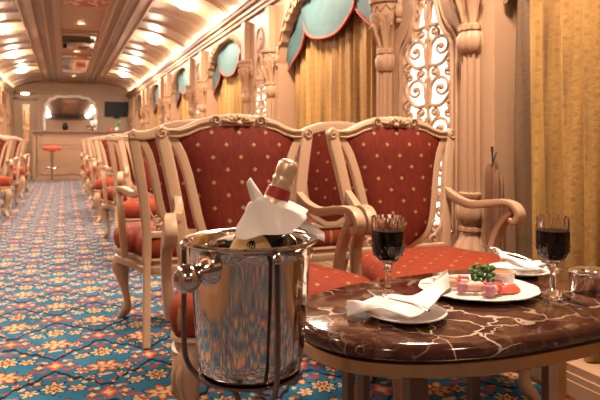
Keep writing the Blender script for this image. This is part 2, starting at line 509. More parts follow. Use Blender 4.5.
# dropped central tray
t = MB()
TZ = 2.55
t.box(CX-.72, CX-.27, YB+.02, YE-.9, TZ, 2.63); t.box(CX+.27, CX+.72, YB+.02, YE-.9, TZ, 2.63)
t.box(CX-.27, CX+.27, YB+.02, YE-.9, 2.585, 2.63)
for u in (-.72, .72, -.585, .585, -.45, .45, -.335, .335):
    t.box(CX+u-.012, CX+u+.012, YB+.02, YE-.9, TZ-.016, TZ)
yy = YB+.6
while yy < YE-1: t.box(CX-.27, CX+.27, yy, yy+.07, TZ+.005, 2.59); yy += 2.85
st(t, 'trim_3', TRAY)
t = MB()
for u in (-.52, .52, -.395, .395): t.box(CX+u-.045, CX+u+.045, YB+.05, YE-.95, TZ-.005, TZ+.001)
st(t, 'trim_4', DARKW)
# mirrors and painted panel set in the tray
mir = []
for y0, y1, lab in ((9.4, 11.2, 'nearer rectangular mirror set in the central ceiling tray'), (12.0, 15.2, 'farther long mirror set in the central ceiling tray')):
    e = empty('ceiling_mirror', (CX, (y0+y1)/2, 2.584), lab, 'mirror')
    h = (y1-y0)/2
    MB().box(-.25, .25, -h, h, -.012, -.004).build('mirror_glass', MIRROR, e)
    f = MB()
    for a in ((-.265, -.25, -h-.02, h+.02), (.25, .265, -h-.02, h+.02), (-.25, .25, -h-.02, -h), (-.25, .25, h, h+.02)):
        f.box(*a, -.022, 0)
    f.build('frame', WOOD, e)
pt = MB().prism([(a*.24*(abs(cos(0)))+0, 0) for a in ()] or rrect(.24, 1.15, .12, 5), -.012, -.002, lambda a, d, b: (a, b, d))
e = empty('ceiling_painting', (CX+.03, 6.45, 2.584), 'red and cream painted panel on the ceiling tray, top edge of the photo', 'painting')
pt.build('painted_panel', PAINTING, e)
fr = rrect(.25, 1.17, .13, 5)
MB().tube([(a, b, -.01) for a, b in fr], .012, 6, loop=True).build('frame', WOOD, e)

# ceiling lamps
lampprof = [(.0, -.085), (.05, -.082), (.10, -.065), (.14, -.038), (.16, -.008), (.165, 0), (.0, .004)]
lampprof = [(max(r, .002), z) for r, z in lampprof]
def lampmod(a, z, k): return 1+.05*cos(a*10)
first = None
LY = [-1.0, 1.7, 4.3, 6.95, 9.55, 12.1, 14.65]
names = {6.95: 'nearest', 9.55: 'second nearest', 12.1: 'second farthest', 14.65: 'farthest'}
for s in (1, -1):
    for i, ly in enumerate(LY):
        if ly < 6 or (s < 0 and ly < 8):
            lab = 'glowing scalloped ceiling lamp above the foreground table side, overhead'
        lx = CX+s*1.09; lz = 2.575
        if ly > 6:
            lab = '%s glowing scalloped ceiling lamp in view on the %s vault' % ({6.95:'nearest',9.55:'second nearest' if s > 0 else 'nearest',12.1:'third nearest' if s > 0 else 'middle',14.65:'farthest'}[ly], 'right' if s > 0 else 'left')
            if s < 0 and ly < 8: lab = 'glowing scalloped ceiling lamp just outside the left of the view'
            e = empty('ceiling_lamp', (lx, ly, lz), lab, 'ceiling lamp', 'scalloped ceiling lamps on the vault')
            e.rotation_euler = (0, s*.30, 0)
            if first is None:
                sh = MB().lathe(lampprof, 40, lampmod).build('lamp_shade', LAMP, e)
                rg = MB().lathe([(.155, .0), (.185, -.006), (.19, .01), (.15, .02)], 40, lampmod).build('mounting_ring', WOOD, e)
                first = (sh, rg)
            else:
                for p in first:
                    q = p.copy(); COL.objects.link(q); q.parent = e
        L = bpy.data.lights.new('vault_lamp_light', 'AREA'); L.shape = 'DISK'; L.size = .30; L.energy = {-1.0: 15, 1.7: 7 if s < 0 else 52}.get(ly, 44)
        L.color = (1, .81, .64)
        lo = bpy.data.objects.new('vault_lamp_light', L); COL.objects.link(lo); lo.location = (lx-s*.03, ly, lz-.11)
        L2 = bpy.data.lights.new('vault_glow_light', 'POINT'); L2.shadow_soft_size = .06; L2.energy = 10 if ly > 3 else 3; L2.color = (1, .80, .62)
        lo = bpy.data.objects.new('vault_glow_light', L2); COL.objects.link(lo); lo.location = (lx-s*.05, ly, lz-.14)
# cove lights above the cornices
for s, lab in ((1, 'warm cove light strip glowing above the right cornice'), (-1, 'warm cove light strip glowing above the left cornice')):
    F = side(s); a, b_ = F(-.062, 0, 0)[0], F(-.015, 0, 0)[0]
    tag(MB().box(min(a, b_), max(a, b_), YB+.1, YE-.1, 2.302, 2.318).build('cove_light', COVE), lab, 'light strip')
    for k in range(7):
        L = bpy.data.lights.new('cove_lamp', 'AREA'); L.shape = 'RECTANGLE'; L.size = .05; L.size_y = 2.6; L.energy = 4; L.color = (1, .80, .60)
        o = bpy.data.objects.new('cove_lamp', L); COL.objects.link(o); o.location = (CX+s*1.46, -1+2.85*k, 2.335)
        o.rotation_euler = (PI, s*.5, 0)
# downlights in the tray
first = None
for ly, nm in ((8.85, 'beside the painted panel'), (11.6, 'between the two ceiling mirrors'), (15.9, 'beyond the farther ceiling mirror')):
    e = empty('downlight', (CX, ly, TZ+.008), 'small round downlight in the ceiling tray '+nm, 'downlight', 'round downlights in the tray')
    MB().lathe([(.002, -.006), (.045, -.006), (.045, .0), (.002, 0)], 20).build('bulb', LAMP, e)
    MB().lathe([(.045, -.01), (.062, -.008), (.062, .0), (.045, 0)], 20).build('ring', BRASS, e)
    L = bpy.data.lights.new('downlight_beam', 'SPOT'); L.energy = 30; L.spot_size = 1.9; L.color = (1, .81, .64); L.shadow_soft_size = .05
    o = bpy.data.objects.new('downlight_beam', L); COL.objects.link(o); o.location = (CX, ly, TZ-.03)
for ly in (1.7, 3.6, 5.9):
    L = bpy.data.lights.new('downlight_beam', 'SPOT'); L.energy = 75 if ly < 2 else 55; L.spot_size = (.80 if ly < 2 else 2.0); L.spot_blend = .7; L.color = (1, .83, .69); L.shadow_soft_size = .06
    o = bpy.data.objects.new('downlight_beam', L); COL.objects.link(o); o.location = (CX-(.62 if ly < 2 else 0), ly, TZ-.03)  # nearest beam has no fixture, added off centre to light the aisle

# ------------------------------------------------------------ columns, lattices, curtains
def flute(a, z, k): return 1-.20*abs(sin(a*6))**.7
def lobes(a, z, k): return 1+.15*abs(cos(a*5))-.07
def column_parts(e):
    MB().box(-.085, .085, -.085, .085, .40, .45).lathe([(.085, .45), (.078, .47), (.060, .50), (.05, .535), (.062, .545), (.062, .56), (.05, .565), (.068, .59), (.072, .625), (.068, .66), (.055, .69), (.06, .70), (.06, .715), (.05, .72)], 48, lobes).build('base', CARVE, e)
    MB().box(-.07, .07, -.07, .07, .10, .40).lathe([(.054, .70), (.054, .95), (.053, 1.2), (.051, 1.37)], 48, flute).build('shaft', CARVE, e)
    cp = MB().lathe([(.05, 1.355), (.056, 1.36), (.066, 1.39), (.070, 1.43), (.055, 1.455), (.062, 1.462), (.062, 1.485), (.05, 1.49), (.052, 1.53), (.062, 1.58), (.082, 1.63), (.098, 1.655), (.098, 1.67)], 48, lobes)
    for j in range(10):        # acanthus leaves
        a = 2*PI*j/10
        cp.tube([(r*cos(a), r*sin(a), z) for r, z in ((.050, 1.50), (.060, 1.55), (.078, 1.60), (.10, 1.625), (.108, 1.61))], [(.010, .004), (.016, .005), (.018, .005), (.012, .006), (.005, .005)], 8, ref=(-sin(a), cos(a), 0))
    cp.build('capital', CARVE, e)
    ab = MB()
    ab.lathe([(.098, 1.66), (.105, 1.67), (.105, 1.685), (.088, 1.69), (.088, 1.745), (.105, 1.75), (.11, 1.765), (.11, 1.775), (.06, 1.78)], 32)
    ab.tube([(.092*cos(a), .092*sin(a), 1.717+.018*(1 if i % 2 else -1)) for i, a in enumerate([2*PI*k/20 for k in range(20)])], .006, 6, loop=True)
    ab.box(-.055, .055, -.055, .055, 1.77, 2.17)
    ab.lathe([(.055, 1.775), (.035, 1.80), (.045, 1.83), (.03, 1.86), (.008, 1.885)], 16, c=(0, 0, 0))
    ab.build('abacus', CARVE, e)
    bk = MB()
    for s in (-1, 1):          # hanging carved bracket buds
        bk.ball((0, s*.13, 1.69), (.028, .030, .05), 12, 8)
        bk.ball((0, s*.125, 1.635), (.018, .018, .022), 10, 6)
        bk.tube([(0, s*.08, 1.75), (0, s*.11, 1.78), (0, s*.14, 1.77), (0, s*.14, 1.72)], .018, 8, ref=(1,0,0))
    bk.build('bracket', CARVE, e)
ordn = ['nearest', 'second', 'third', 'fourth', 'fifth', 'sixth']
proto = None
def spiral(mb, F, cy, cz, r, turns, a0, dr, rad=.0115, d=.02, n=22, tail=None):
    pts = []
    for i in range(n+1):
        t = i/n; rr = r*(1-t)**.8+.006; a = a0+dr*t*turns*2*PI
        pts.append(F(d, cy+rr*cos(a), cz+rr*sin(a)))
    if tail: pts = [F(d, *p) for p in tail]+pts
    rads = [rad*(1-.45*i/len(pts)) for i in range(len(pts))]
    mb.tube(pts, rads, 6, ref=(1,0,0)); mb.ball(pts[-1], rad*1.5, 8, 6)
def lattice(mb, F):
    # vertical stems, mirrored scrolls, leaves; opening half width .235, z .50-1.72
    for k in range(6):
        z0 = .50+.31*k
        for s in (-1, 1):
            spiral(mb, F, s*.115, z0+.155, .085, 1.35, PI if s > 0 else 0, -s, tail=[(s*.012, z0), (s*.015, z0+.06), (s*.024, z0+.11)])
            spiral(mb, F, s*.185, z0+.045, .045, 1.1, -PI/2, s, .010)
            spiral(mb, F, s*.06, z0+.275, .040, 1.1, -PI/2, s, .010)
            spiral(mb, F, s*.175, z0+.275, .042, 1.1, PI/2, -s, .010)
            mb.tube(spline([F(.02, s*.02, z0+.03), F(.02, s*.09, z0+.02), F(.02, s*.15, z0+.05), F(.02, s*.215, z0+.15), F(.02, s*.205, z0+.27)], 4), .011, 6, ref=(1,0,0))
            mb.tube([F(.02, s*.0, z0+.20), F(.02, s*.022, z0+.235), F(.02, s*.03, z0+.20)], [.004, .010, .003], 6, ref=(1,0,0))
        mb.ball(F(.02, 0, z0+.215), (.008, .018, .026), 8, 6)
        mb.tube([F(.02, 0, z0+.0), F(.02, .012, z0+.06), F(.02, 0, z0+.12), F(.02, -.008, z0+.2), F(.02, 0, z0+.31)], .010, 6, ref=(1,0,0))
protoL = None
for s in (1, -1):
    F = side(s)
    for k in range(0, 6):
        q = 3.21+PER*(k)-1.07/2
        if s < 0 and q < 7: continue
        sd = 'right' if s > 0 else 'left'
        which = ordn[k] if s > 0 else ordn[k-2]
        e = empty('lattice_screen', F(0, q, .5), 'backlit carved scrollwork lattice, %s one along the %s wall' % (which, sd), 'lattice screen', 'backlit lattices along the walls')
        if s > 0:
            if protoL is None:
                mb = MB(); lattice(mb, lambda d, y_, z: (d*.6, y_, (z-.5)*.67)); A = mb.build('scrollwork', CARVE, e)
                B = MB().box(.040, .048, -.2335, .2335, .003, 1.23).build('light_panel', BACKLIT, e)
                protoL = (A, B)
            else:
                for p in protoL: c_ = p.copy(); COL.objects.link(c_); c_.parent = e
        else:
            e.rotation_euler = (0, 0, PI)
            for p in protoL: c_ = p.copy(); COL.objects.link(c_); c_.parent = e
        for yy, ed in ((q-.39, 'near'), (q+.39, 'far')):
            e = empty('wall_column', F(-.005, yy, 0), 'carved fluted half column on the %s side of the %s lattice, %s wall' % (ed, which, sd), 'column', 'carved columns along the walls')
            if proto is None:
                column_parts(e); proto = e
            else:
                for p in [o for o in bpy.data.objects if o.parent == proto]:
                    c_ = p.copy(); COL.objects.link(c_); c_.parent = e

def low_edge(t):
    if abs(t) <= .53: return 1.93-.19*math.sqrt(max(0, 1-(t/.53)**2))
    a = (abs(t)-.53)/.47; return 1.95-.34*min(1, a)**.75
def swag(t0, t1, c, F, d, e, lowf):
    def fn(u, v):
        t = t0+(t1-t0)*u; zl = lowf(t); zt = 2.17
        z = zt+(zl-zt)*v
        return F(d+.010*sin(u*9+v*4)-.012*sin(v*PI), c+.89*t, z)
    th = .006*(1 if F(1, 0, 0)[0] > F(0, 0, 0)[0] else -1)
    g = MB().grid(fn, 24, 8, (th, 0, 0)).build('swag', TEAL, e)
    MB().tube([fn(u/24, 1) for u in range(25)], .010, 6, ref=(1, 0, 0)).build('red_trim', TRIM, g)
wn_r = {0: 'nearest arched window behind the two front armchairs', 1: 'second arched window from the front', 2: 'third arched window from the front', 3: 'fourth arched window from the front', 4: 'farthest arched window by the television'}
for s in (1, -1):
    F = side(s)
    for k in WINK:
        if s < 0 and k < 2: continue
        w0 = 3.21+PER*k; w1 = w0+1.78; c = (w0+w1)/2
        wh = wn_r.get(k) if s > 0 else ordn[k-2]+' visible window of the left wall'
        if k >= 0:
            e = empty('valance', F(.09, c, 2.1), 'teal swagged valance with red edging in the '+wh, 'valance', 'teal valances in the arched windows')
            G = lambda d, y_, z, F=F, c=c: tuple(Vector(F(d, y_, z))-Vector(F(.09, c, 2.1)))
            swag(-1.0, -.42, c, G, .088, e, lambda t: 1.95-.36*min(1, max(0, (-t-.42)/.5))**.8)
            swag(.42, 1.0, c, G, .088, e, lambda t: 1.95-.36*min(1, max(0, (t-.42)/.5))**.8)
            swag(-.55, .55, c, G, .074, e, lambda t: 1.95-.21*math.sqrt(max(0, 1-(t/.55)**2)))
            def cf(u, v, F=F, w0=w0, w1=w1):
                y_ = w0+.02+(w1-w0-.04)*u
                w = u*1.74/.115*2*PI
                d = .150+.017*sin(w+1.2*sin(u*9))+.006*sin(w*2.3+v*2)
                return F(d, y_+.006*sin(v*5+u*20), 2.15-(2.15-.24)*v)
            tag(MB().grid(cf, 170, 14, (s*.003, 0, 0)).build('curtain', GOLD), 'gold damask pleated curtain in the '+wh, 'curtain', 'gold curtains in the arched windows')
# the near window at the right edge
F = side(1)
def cf(u, v):
    y_ = 1.985-1.55*u; w = u*1.55/.105*2*PI
    d = .085+.034*sin(w-1.2+1.1*sin(u*7))+.008*sin(w*2.1+v*3)
    d += .012*v*sin(u*14+2)
    return F(d, y_+.01*sin(v*4+u*9), 2.15-(2.15-.135)*v)
tag(MB().grid(cf, 190, 24, (.004, 0, 0)).build('curtain', GOLD), 'wide gold damask curtain with deep folds at the right edge of the photo', 'curtain')
def cf(u, v):
    y_ = 2.125-.125*u
    return F(.045+.05*sin(u*PI*.9)*-1+.075+.012*sin(v*6+u*3), y_+.012*sin(v*3.5), 2.15-(2.15-.135)*v)
tag(MB().grid(cf, 14, 24, (.004, .0, 0)).build('curtain', BROWNC), 'narrow brown curtain edge hanging beside the wide gold curtain', 'curtain')
e = empty('valance', F(.10, 1.95, 1.9), 'added valance tail, dark brown standing in for shadow, high beside the near column, at the top edge of the photo', 'valance')
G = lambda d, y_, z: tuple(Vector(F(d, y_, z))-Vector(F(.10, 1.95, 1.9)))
MB().grid(lambda u, v: G(.035+.008*sin(u*14), 2.125-.20*u, 2.15+((1.55+.10*u+.10*math.exp(-((u-.35)/.15)**2))-2.15)*v), 20, 8, (.006, 0, 0)).build('swag', DBROWN, e)  # added sheet, its brown stands in for the shadow at the arch end
# gathered cloth by the near column
e = empty('gathered_drape', F(.0, 2.16, .0), 'dark brown gathered cloth on a small iron hook beside the near column', 'drape')
g = MB()
for i, (dx, dy, zt, r) in enumerate(((-.030, -.020, .855, .015), (-.004, -.036, .83, .016), (-.012, -.030, .86, .012), (.018, -.038, .80, .013))):
    g.tube(spline([(dx, dy, .15), (dx+.004, dy, .45), (dx-.003, dy-.003, .70), (dx, dy, zt)], 5), [(r*1.25, r*1.1)]*13+[(r*1.1, r), (r*.9, r*.8), (r*.4, r*.4)], 8, ref=(0,1,0))
g.build('cloth', DBROWN, e)
MB().tube(spline([(-.02, -.03, .84), (-.024, -.035, .90), (-.028, -.037, .93)], 4), [.004]*5+[.006]*4, 8).tube(spline([(-.018, -.03, .855), (-.010, -.035, .89), (-.002, -.035, .905)], 4), .004, 8).build('hook', CORDD, e)

# ------------------------------------------------------------ end wall, door, bar
ew = MB()
ew.box(CX-HW-.26, -1.22, YE, YE+.1, 0, 2.9); ew.box(-.72, CX+HW+.26, YE, YE+.1, 0, 2.9); ew.box(-1.22, -.72, YE, YE+.1, 2.12, 2.9)
for z0, z1, d in ((2.27, 2.31, .07), (2.31, 2.34, .10), (2.14, 2.16, .03)):
    ew.box(CX-HW, CX+HW, YE-d, YE, z0, z1)
for x0 in (-.66, -.58, .93, 1.01, 1.68): ew.box(x0, x0+.03, YE-.03, YE, 0, 2.14)
ew.box(1.03, 1.70, YE-.03, YE, 2.10, 2.13)
st(ew, 'wall_far', STUCCO)
d = MB().box(-1.22, -1.05, YE+.03, YE+.07, .02, 2.10).box(-.88, -.72, YE+.03, YE+.07, .02, 2.10).box(-1.05, -.88, YE+.03, YE+.07, .02, .9).box(-1.05, -.88, YE+.03, YE+.07, 1.98, 2.10)
dr = st(d, 'door_1', WOOD)
MB().box(-1.05, -.88, YE+.045, YE+.055, .9, 1.98).build('glass_pane', MIRROR, dr)
fr_ = MB().box(-1.27, -1.21, YE-.03, YE+.03, 0, 2.16).box(-.73, -.67, YE-.03, YE+.03, 0, 2.16).box(-1.27, -.67, YE-.03, YE+.03, 2.11, 2.18)
fr_.build('door_frame', WOOD, dr)
# door-side lamp
e = empty('wall_downlight', (-.97, YE-.33, 2.26), 'small round lamp glowing above the far door', 'lamp')
MB().lathe([(.002, -.03), (.09, -.03), (.10, 0), (.002, 0)], 20).build('bulb', LAMP, e)
MB().box(-.2, .2, -.05, .32, .001, .04).build('bracket', WOOD, e)
# scalloped mirror
def mir_outline(g=0):
    pts = []
    W, H = .62+g, .62+g
    N = 72
    for i in range(N+1):
        a = PI*i/N
        r = 1+.045*abs(sin(a*7.5))
        ca, sa = cos(a), sin(a)
        pts.append((W*r*math.copysign(abs(ca)**.6, ca), (sa**.6)*H*r*.95))
    return [(x_, z_+.58) for x_, z_ in pts]+[(-W, -.10-g), (W, -.10-g)]
e = empty('arched_mirror', (.18, YE-.01, 1.0), 'large scalloped arch mirror on the far wall behind the bar', 'mirror')
MB().prism(mir_outline(), -.03, -.005).build('mirror_glass', MIRROR, e)
out, inn = mir_outline(.07), mir_outline(0)
mb = MB(); n = len(out)
mb.rings([[(a, -.03, b) for a, b in inn], [(a, -.06, b) for a, b in inn], [(a, -.06, b) for a, b in out], [(a, 0, b) for a, b in out]])
mb.f = [f for f in mb.f if len(f) == 4]
mb.build('frame', FLOWERW, e)
# television
e = empty('television', (1.40, YE-.045, 1.66), 'black flat television on the far wall to the right of the mirror', 'television')
MB().box(-.32, .32, -.05, 0, .02, .44).build('casing', DARK, e)
MB().box(-.30, .30, -.055, -.05, .05, .42).build('screen', simple('tv_screen', (.010,.012,.014), .4, spec=.15), e)
MB().box(-.08, .08, -.045, .04, -.03, .02).build('bracket', DARK, e)
# bar counter
e = empty('bar_counter', (0, 16.4, 0), 'panelled wooden bar counter with a dark top at the far end', 'bar counter')
b_ = MB().box(-.62, 1.62, .0, .5, 0, 1.20)
for x0, x1, z0, z1 in ((-.55, .12, .12, .80), (.20, .86, .12, .80), (.94, 1.58, .12, .80), (-.55, 1.58, .88, 1.12)):
    for q in ((x0, x1, z0, z0+.03), (x0, x1, z1-.03, z1), (x0, x0+.03, z0, z1), (x1-.03, x1, z0, z1)):
        b_.box(q[0], q[1], -.02, .0, q[2], q[3])
b_.build('body', BARW, e)
MB().box(-.72, 1.64, -.10, .56, 1.20, 1.25).build('top', BARTOP, e)
MB().box(-.66, 1.63, -.03, .0, 0, .08).box(-.66, 1.63, -.03, .0, 1.14, 1.195).build('moulding', BARW, e)
# side cabinet strip left of the bar
e = empty('bar_post', (-.69, 16.45, 0), 'narrow wooden end post at the left of the bar counter', 'post')
MB().box(-.05, .05, 0, .3, 0, 1.195).box(-.035, .035, -.015, 0, .1, 1.1).build('post_body', BARW, e)
# bar stool
e = empty('bar_stool', (-.27, 15.6, 0), 'round red topped bar stool on a metal pedestal before the bar', 'stool')
MB().lathe([(.002, .74), (.18, .74), (.20, .77), (.20, .82), (.16, .85), (.002, .86)], 28).build('seat', REDP, e)
MB().lathe([(.025, .03), (.025, .40), (.035, .42), (.035, .70), (.10, .745), (.002, .745)], 16).build('pedestal', CHROME, e)
MB().lathe([(.21, 0), (.21, .015), (.05, .04), (.02, .06)], 24).build('base', CHROME, e)
fr_ = MB().tube([(.17*cos(a), .17*sin(a), .33) for a in [i*2*PI/24 for i in range(24)]], .011, 6, loop=True)
fr_.tube([(-.17, 0, .33), (.17, 0, .33)], .009, 6); fr_.build('foot_ring', CHROME, e)
# things on the bar
e = empty('flower_vase', (.72, 16.5, 1.25), 'white flowers in a small vase on the bar below the mirror', 'vase')
MB().lathe([(.03, 0), (.05, .05), (.035, .1), (.04, .12)], 14).build('vase_body', GLASS, e)
f = MB()
for i in range(14):
    a = i*2.4; r = .03+.05*(i % 4)/3; f.ball((r*cos(a)*1.4, r*sin(a), .15+.03*(i % 3)+.04*(i % 2)), .036, 8, 5)
f.build('blossoms', FLOWERW, e)
e = empty('round_vase', (0.03, 16.6, 1.25), 'small round dark vase on the bar before the mirror', 'vase')
MB().lathe([(.03, 0), (.07, .05), (.075, .1), (.04, .17), (.045, .19)], 18).build('vase_body', DARK, e)
e = empty('potted_plant', (1.30, 16.5, 1.25), 'green leaves in a pot on the bar below the television', 'plant')
MB().lathe([(.04, 0), (.055, .08), (.05, .08), (.002, .07)], 14).build('pot', CHINA, e)
f = MB()
for i in range(5):
    a = i*1.3; f.tube([(0, 0, .06), (.03*cos(a)+.02, .03*sin(a), .16), (.06*cos(a)+.06, .06*sin(a), .27)], [(.01, .004), (.028, .004), (.004, .003)], 8)
f.build('leaves', LEAF, e)
for x_, lab in ((1.08, 'left one of two small red cups on the bar'), (1.18, 'right one of two small red cups on the bar')):
    tag(MB().lathe([(.02, 0), (.035, .02), (.04, .06), (.034, .06), (.02, .02)], 14).build('red_cup', PEPPER), lab, 'cup', 'red cups on the bar').location = (x_, 16.5, 1.25)

# ------------------------------------------------------------ armchair
def yb(z): return .22+.16*max(0, z-.45)
def seat_outline(k=1, grow=0):
    pts = []
    key = [(-.21, .215), (-.245, .08), (-.30, -.08), (-.325, -.18), (-.30, -.232), (-.18, -.262), (0, -.272), (.18, -.262), (.30, -.232), (.325, -.18), (.30, -.08), (.245, .08), (.21, .215), (0, .222)]
    P = [Vector((a, b, 0)) for a, b in key]; n = len(P)
    for i in range(n):
        p0, p1, p2, p3 = P[i-1], P[i], P[(i+1) % n], P[(i+2) % n]
        for j in range(4):
            t = j/4
            q = .5*((2*p1)+(p2-p0)*t+(2*p0-5*p1+4*p2-p3)*t*t+(3*p1-p0-3*p2+p3)*t**3)
            r = math.hypot(q.x, q.y); g = 1+grow/r
            pts.append((q.x*k*g, q.y*k*g))
    return pts
def padw(v): return lerpl([0, .04, .10, .18, .32, .50, .68, .84, .95, 1], [.030, .075, .112, .134, .152, .168, .186, .208, .232, .252], v)
ZB = .52
def padtop(x): return .962+.052*max(0, 1-(x/.25)**2)
def padpt(sx, v, off):
    w = padw(v)*sx
    z = ZB+v*(padtop(w)-ZB)
    return (w, yb(z)+off, z)
def make_chair(e):
    # seat
    rs = [[(x_, y_, z) for x_, y_ in seat_outline(k, g)] for k, g, z in ((1, -.012, .385), (1, .006, .40), (1, .016, .44), (1, .008, .478), (.94, 0, .502), (.78, 0, .516), (.4, 0, .524), (.08, 0, .526))]
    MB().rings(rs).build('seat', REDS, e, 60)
    fr = MB().rings([[(x_, y_, z) for x_, y_ in seat_outline(1, g)] for g, z in ((-.02, .315), (.0, .31), (.008, .33), (.008, .345), (-.002, .35), (0, .37), (.012, .378), (.008, .388), (-.03, .388))])
    # carved centre of the apron
    for j in range(-2, 3): fr.ball((j*.022, -.282+.002*abs(j), .328-.006*(2-abs(j))), (.010, .012, .022), 8, 6)
    fr.build('seat_frame', WOOD, e)
    for s in (-1, 1):
        lg = MB()
        p = spline([(s*.275, -.195, .36), (s*.293, -.215, .29), (s*.288, -.212, .21), (s*.268, -.192, .11), (s*.268, -.192, .055), (s*.285, -.212, .022), (s*.292, -.22, .004)], 5)
        r = [lerpl([0, .05, .10, .16, .24, .30, .36], [.018, .026, .0175, .020, .036, .047, .040], q[2]) for q in p]
        lg.tube(p, r, 14, ref=(0, 1, .01))
        for j in (-1, 0, 1):   # knee carving
            lg.tube(spline([(s*(.30+.012*j), -.235+.022*abs(j)*(1 if j*s < 0 else -.2), .335), (s*(.325+.010*j), -.252+.02*abs(j), .28), (s*(.305+.006*j), -.238+.01*abs(j), .20)], 4), [.005]*2+[.009]*4+[.006]*2+[.003], 6, ref=(0,1,0))
        lg.build('leg', WOOD, e)
        P2 = spline([(s*.232, .345, 0), (s*.225, .29, .14), (s*.218, .245, .28), (s*.216, .228, .40)], 5)
        MB().tube(P2, [(.020, .017)]*len(P2), ref=(1, 0, 0), prof=RP).build('leg', WOOD, e)
        P3 = spline([(s*.216, .228, .38), (s*.218, yb(.52)+.004, .52), (s*.232, yb(.66), .66), (s*.258, yb(.82), .82), (s*.288, yb(.975), .975)], 5)
        rr = [(.021+.004*i/len(P3), .017) for i in range(len(P3))]
        MB().tube(P3, rr, ref=(0, 1, 0), prof=RP).build('stile', WOOD, e)
        # arm
        ar = MB()
        A = spline([(s*.240, yb(.72)-.004, .735), (s*.247, .18, .704), (s*.266, .110, .690), (s*.292, .03, .702), (s*.310, -.03, .710), (s*.319, -.075, .702), (s*.322, -.102, .676), (s*.322, -.098, .648), (s*.321, -.076, .636), (s*.320, -.062, .650)], 5)
        rr = [(lerpl([0, .1, .4, .6, 1], [.014, .015, .017, .020, .020], i/len(A)), lerpl([0, .45, .7, .9, 1], [.020, .013, .014, .013, .007], i/len(A))) for i in range(len(A))]
        ar.tube(A, rr, ref=(.001, 0, 1) if False else (1, 0, 0), prof=[(b, a) for a, b in RP])if False else None
        # sweep with a fixed sideways axis so that the scroll curls cleanly
        rs = []
        for i, p in enumerate(A):
            t_ = (A[min(i+1, len(A)-1)]-A[max(i-1, 0)]).normalized(); sdv = Vector((1, 0, 0))-t_*t_.x; sdv.normalize()
            upv = sdv.cross(t_)
            rs.append([p+sdv*a*rr[i][0]+upv*b*rr[i][1] for a, b in RQ])
        ar.rings(rs); ar.build('arm', WOOD, e)
        sp = MB()
        S = spline([(s*.300, .045, .37), (s*.308, .045, .46), (s*.314, .035, .54), (s*.318, .005, .61), (s*.320, -.045, .665), (s*.320, -.065, .685)], 5)
        rs = []
        for i, p in enumerate(S):
            t_ = (S[min(i+1, len(S)-1)]-S[max(i-1, 0)]).normalized(); sdv = Vector((1, 0, 0))-t_*t_.x; sdv.normalize()
            upv = sdv.cross(t_); w = lerpl([0, .3, .7, 1], [.024, .016, .017, .022], i/len(S))
            rs.append([p+sdv*a*.017+upv*b*w for a, b in RQ])
        sp.rings(rs); sp.build('arm_support', WOOD, e)
    # padded back
    mb = MB()
    N, Mv = 20, 18
    rows = []
    for j in range(Mv+1):
        v = j/Mv; ring = []
        for i in range(N+1):
            sx = -1+2*i/N
            bul = (.010+.032*(1-sx**4)*min(1, 4*v*(1-v)+.35)**.7)
            ring.append(padpt(sx, v, -bul))
        for i in range(N, -1, -1):
            sx = -1+2*i/N; ring.append(padpt(sx, v, .010+.012*(1-sx**4)*min(1, 4*v*(1-v))))
        rows.append(ring)
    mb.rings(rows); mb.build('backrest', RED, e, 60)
    # inner frame round the pad
    path = [padpt(-1, 1-j/16*.98, 0) for j in range(16)]
    path = [(-.262, yb(.955), .955)]+[(p[0]-.010, p[1], p[2]) for p in path[1:]]+[(-.03, yb(.51), .512), (.03, yb(.51), .512)]+[(p[0]+.010, p[1], p[2]) for p in [padpt(1, 1-j/16*.98, 0) for j in range(15, 0, -1)]]+[(.262, yb(.955), .955)]
    bf = MB().tube(path, [(.020, .013)]*len(path), ref=(0, 1, 0), prof=[(b*1, a) for a, b in RP] if False else RP)
    for s in (-1, 1):          # carved scrolls low between frame and stile
        for (cx, cz, r, a0, dd) in ((s*.168, .585, .026, PI/2, s), (s*.155, .535, .022, -PI/2, -s)):
            pts = [(cx+(r*(1-i/16)+.004)*cos(a0+dd*i/16*7.5), yb(cz)-.006, cz+(r*(1-i/16)+.004)*sin(a0+dd*i/16*7.5)) for i in range(17)]
            bf.tube(pts, .006, 6, ref=(0,1,0))
        for j in range(4):
            bf.tube([(s*.13, yb(.52), .515), (s*(.155+.012*j), yb(.56)-.004, .55+.012*j), (s*(.185+.008*j), yb(.6), .555+.028*j)], [.004, .008, .003], 6, ref=(0,1,0))
    bf.tube([(-.21, yb(.505), .503), (.21, yb(.505), .503)], (.012, .016), prof=RP)
    bf.build('back_frame', WOOD, e)
    # crest rail
    cr = MB()
    key = [(0, 1.032), (.05, 1.030), (.10, 1.024), (.15, 1.010), (.20, .988), (.24, .979), (.275, .982), (.298, .995)]
    K = [(-a, b) for a, b in key[::-1]]+key[1:]
    P = spline([(a, yb(1)-.002, b) for a, b in K], 4)
    rr = [(.019+.004*(1-abs(p.x)/.3), .019+.008*(1-abs(p.x)/.3)**.7) for p in P]
    cr.tube(P, [(b, a) for a, b in rr], ref=(0, 1, 0), prof=RP)
    fy = yb(1)-.024
    for s in (-1, 1):
        # end scroll
        for side_y in (fy, yb(1)+.020):
            pts = [(s*(.290)+s*(.016*(1-i/18)+.003)*cos(PI*.5-i/18*8.5), side_y, .982+(.016*(1-i/18)+.003)*sin(PI*.5-i/18*8.5)) for i in range(19)]
            cr.tube(pts, .0042, 6, ref=(0,1,0))
        cr.rings([[(s*.290+.018*cos(a), y_, .982+.018*sin(a)) for a in [i*2*PI/18 for i in range(18)]] for y_ in (fy, yb(1)+.020)])
        # long leaf bead and inner scroll
        for oz, r in ((.012, .0055), (-.010, .0045)):
            cr.tube([(s*a, fy-.001, b+oz) for a, b in [(.115, 1.016), (.15, 1.008), (.19, .990), (.225, .980), (.262, .981)]], [r*.8, r, r*1.1, r, r*.6], 6, ref=(0,1,0))
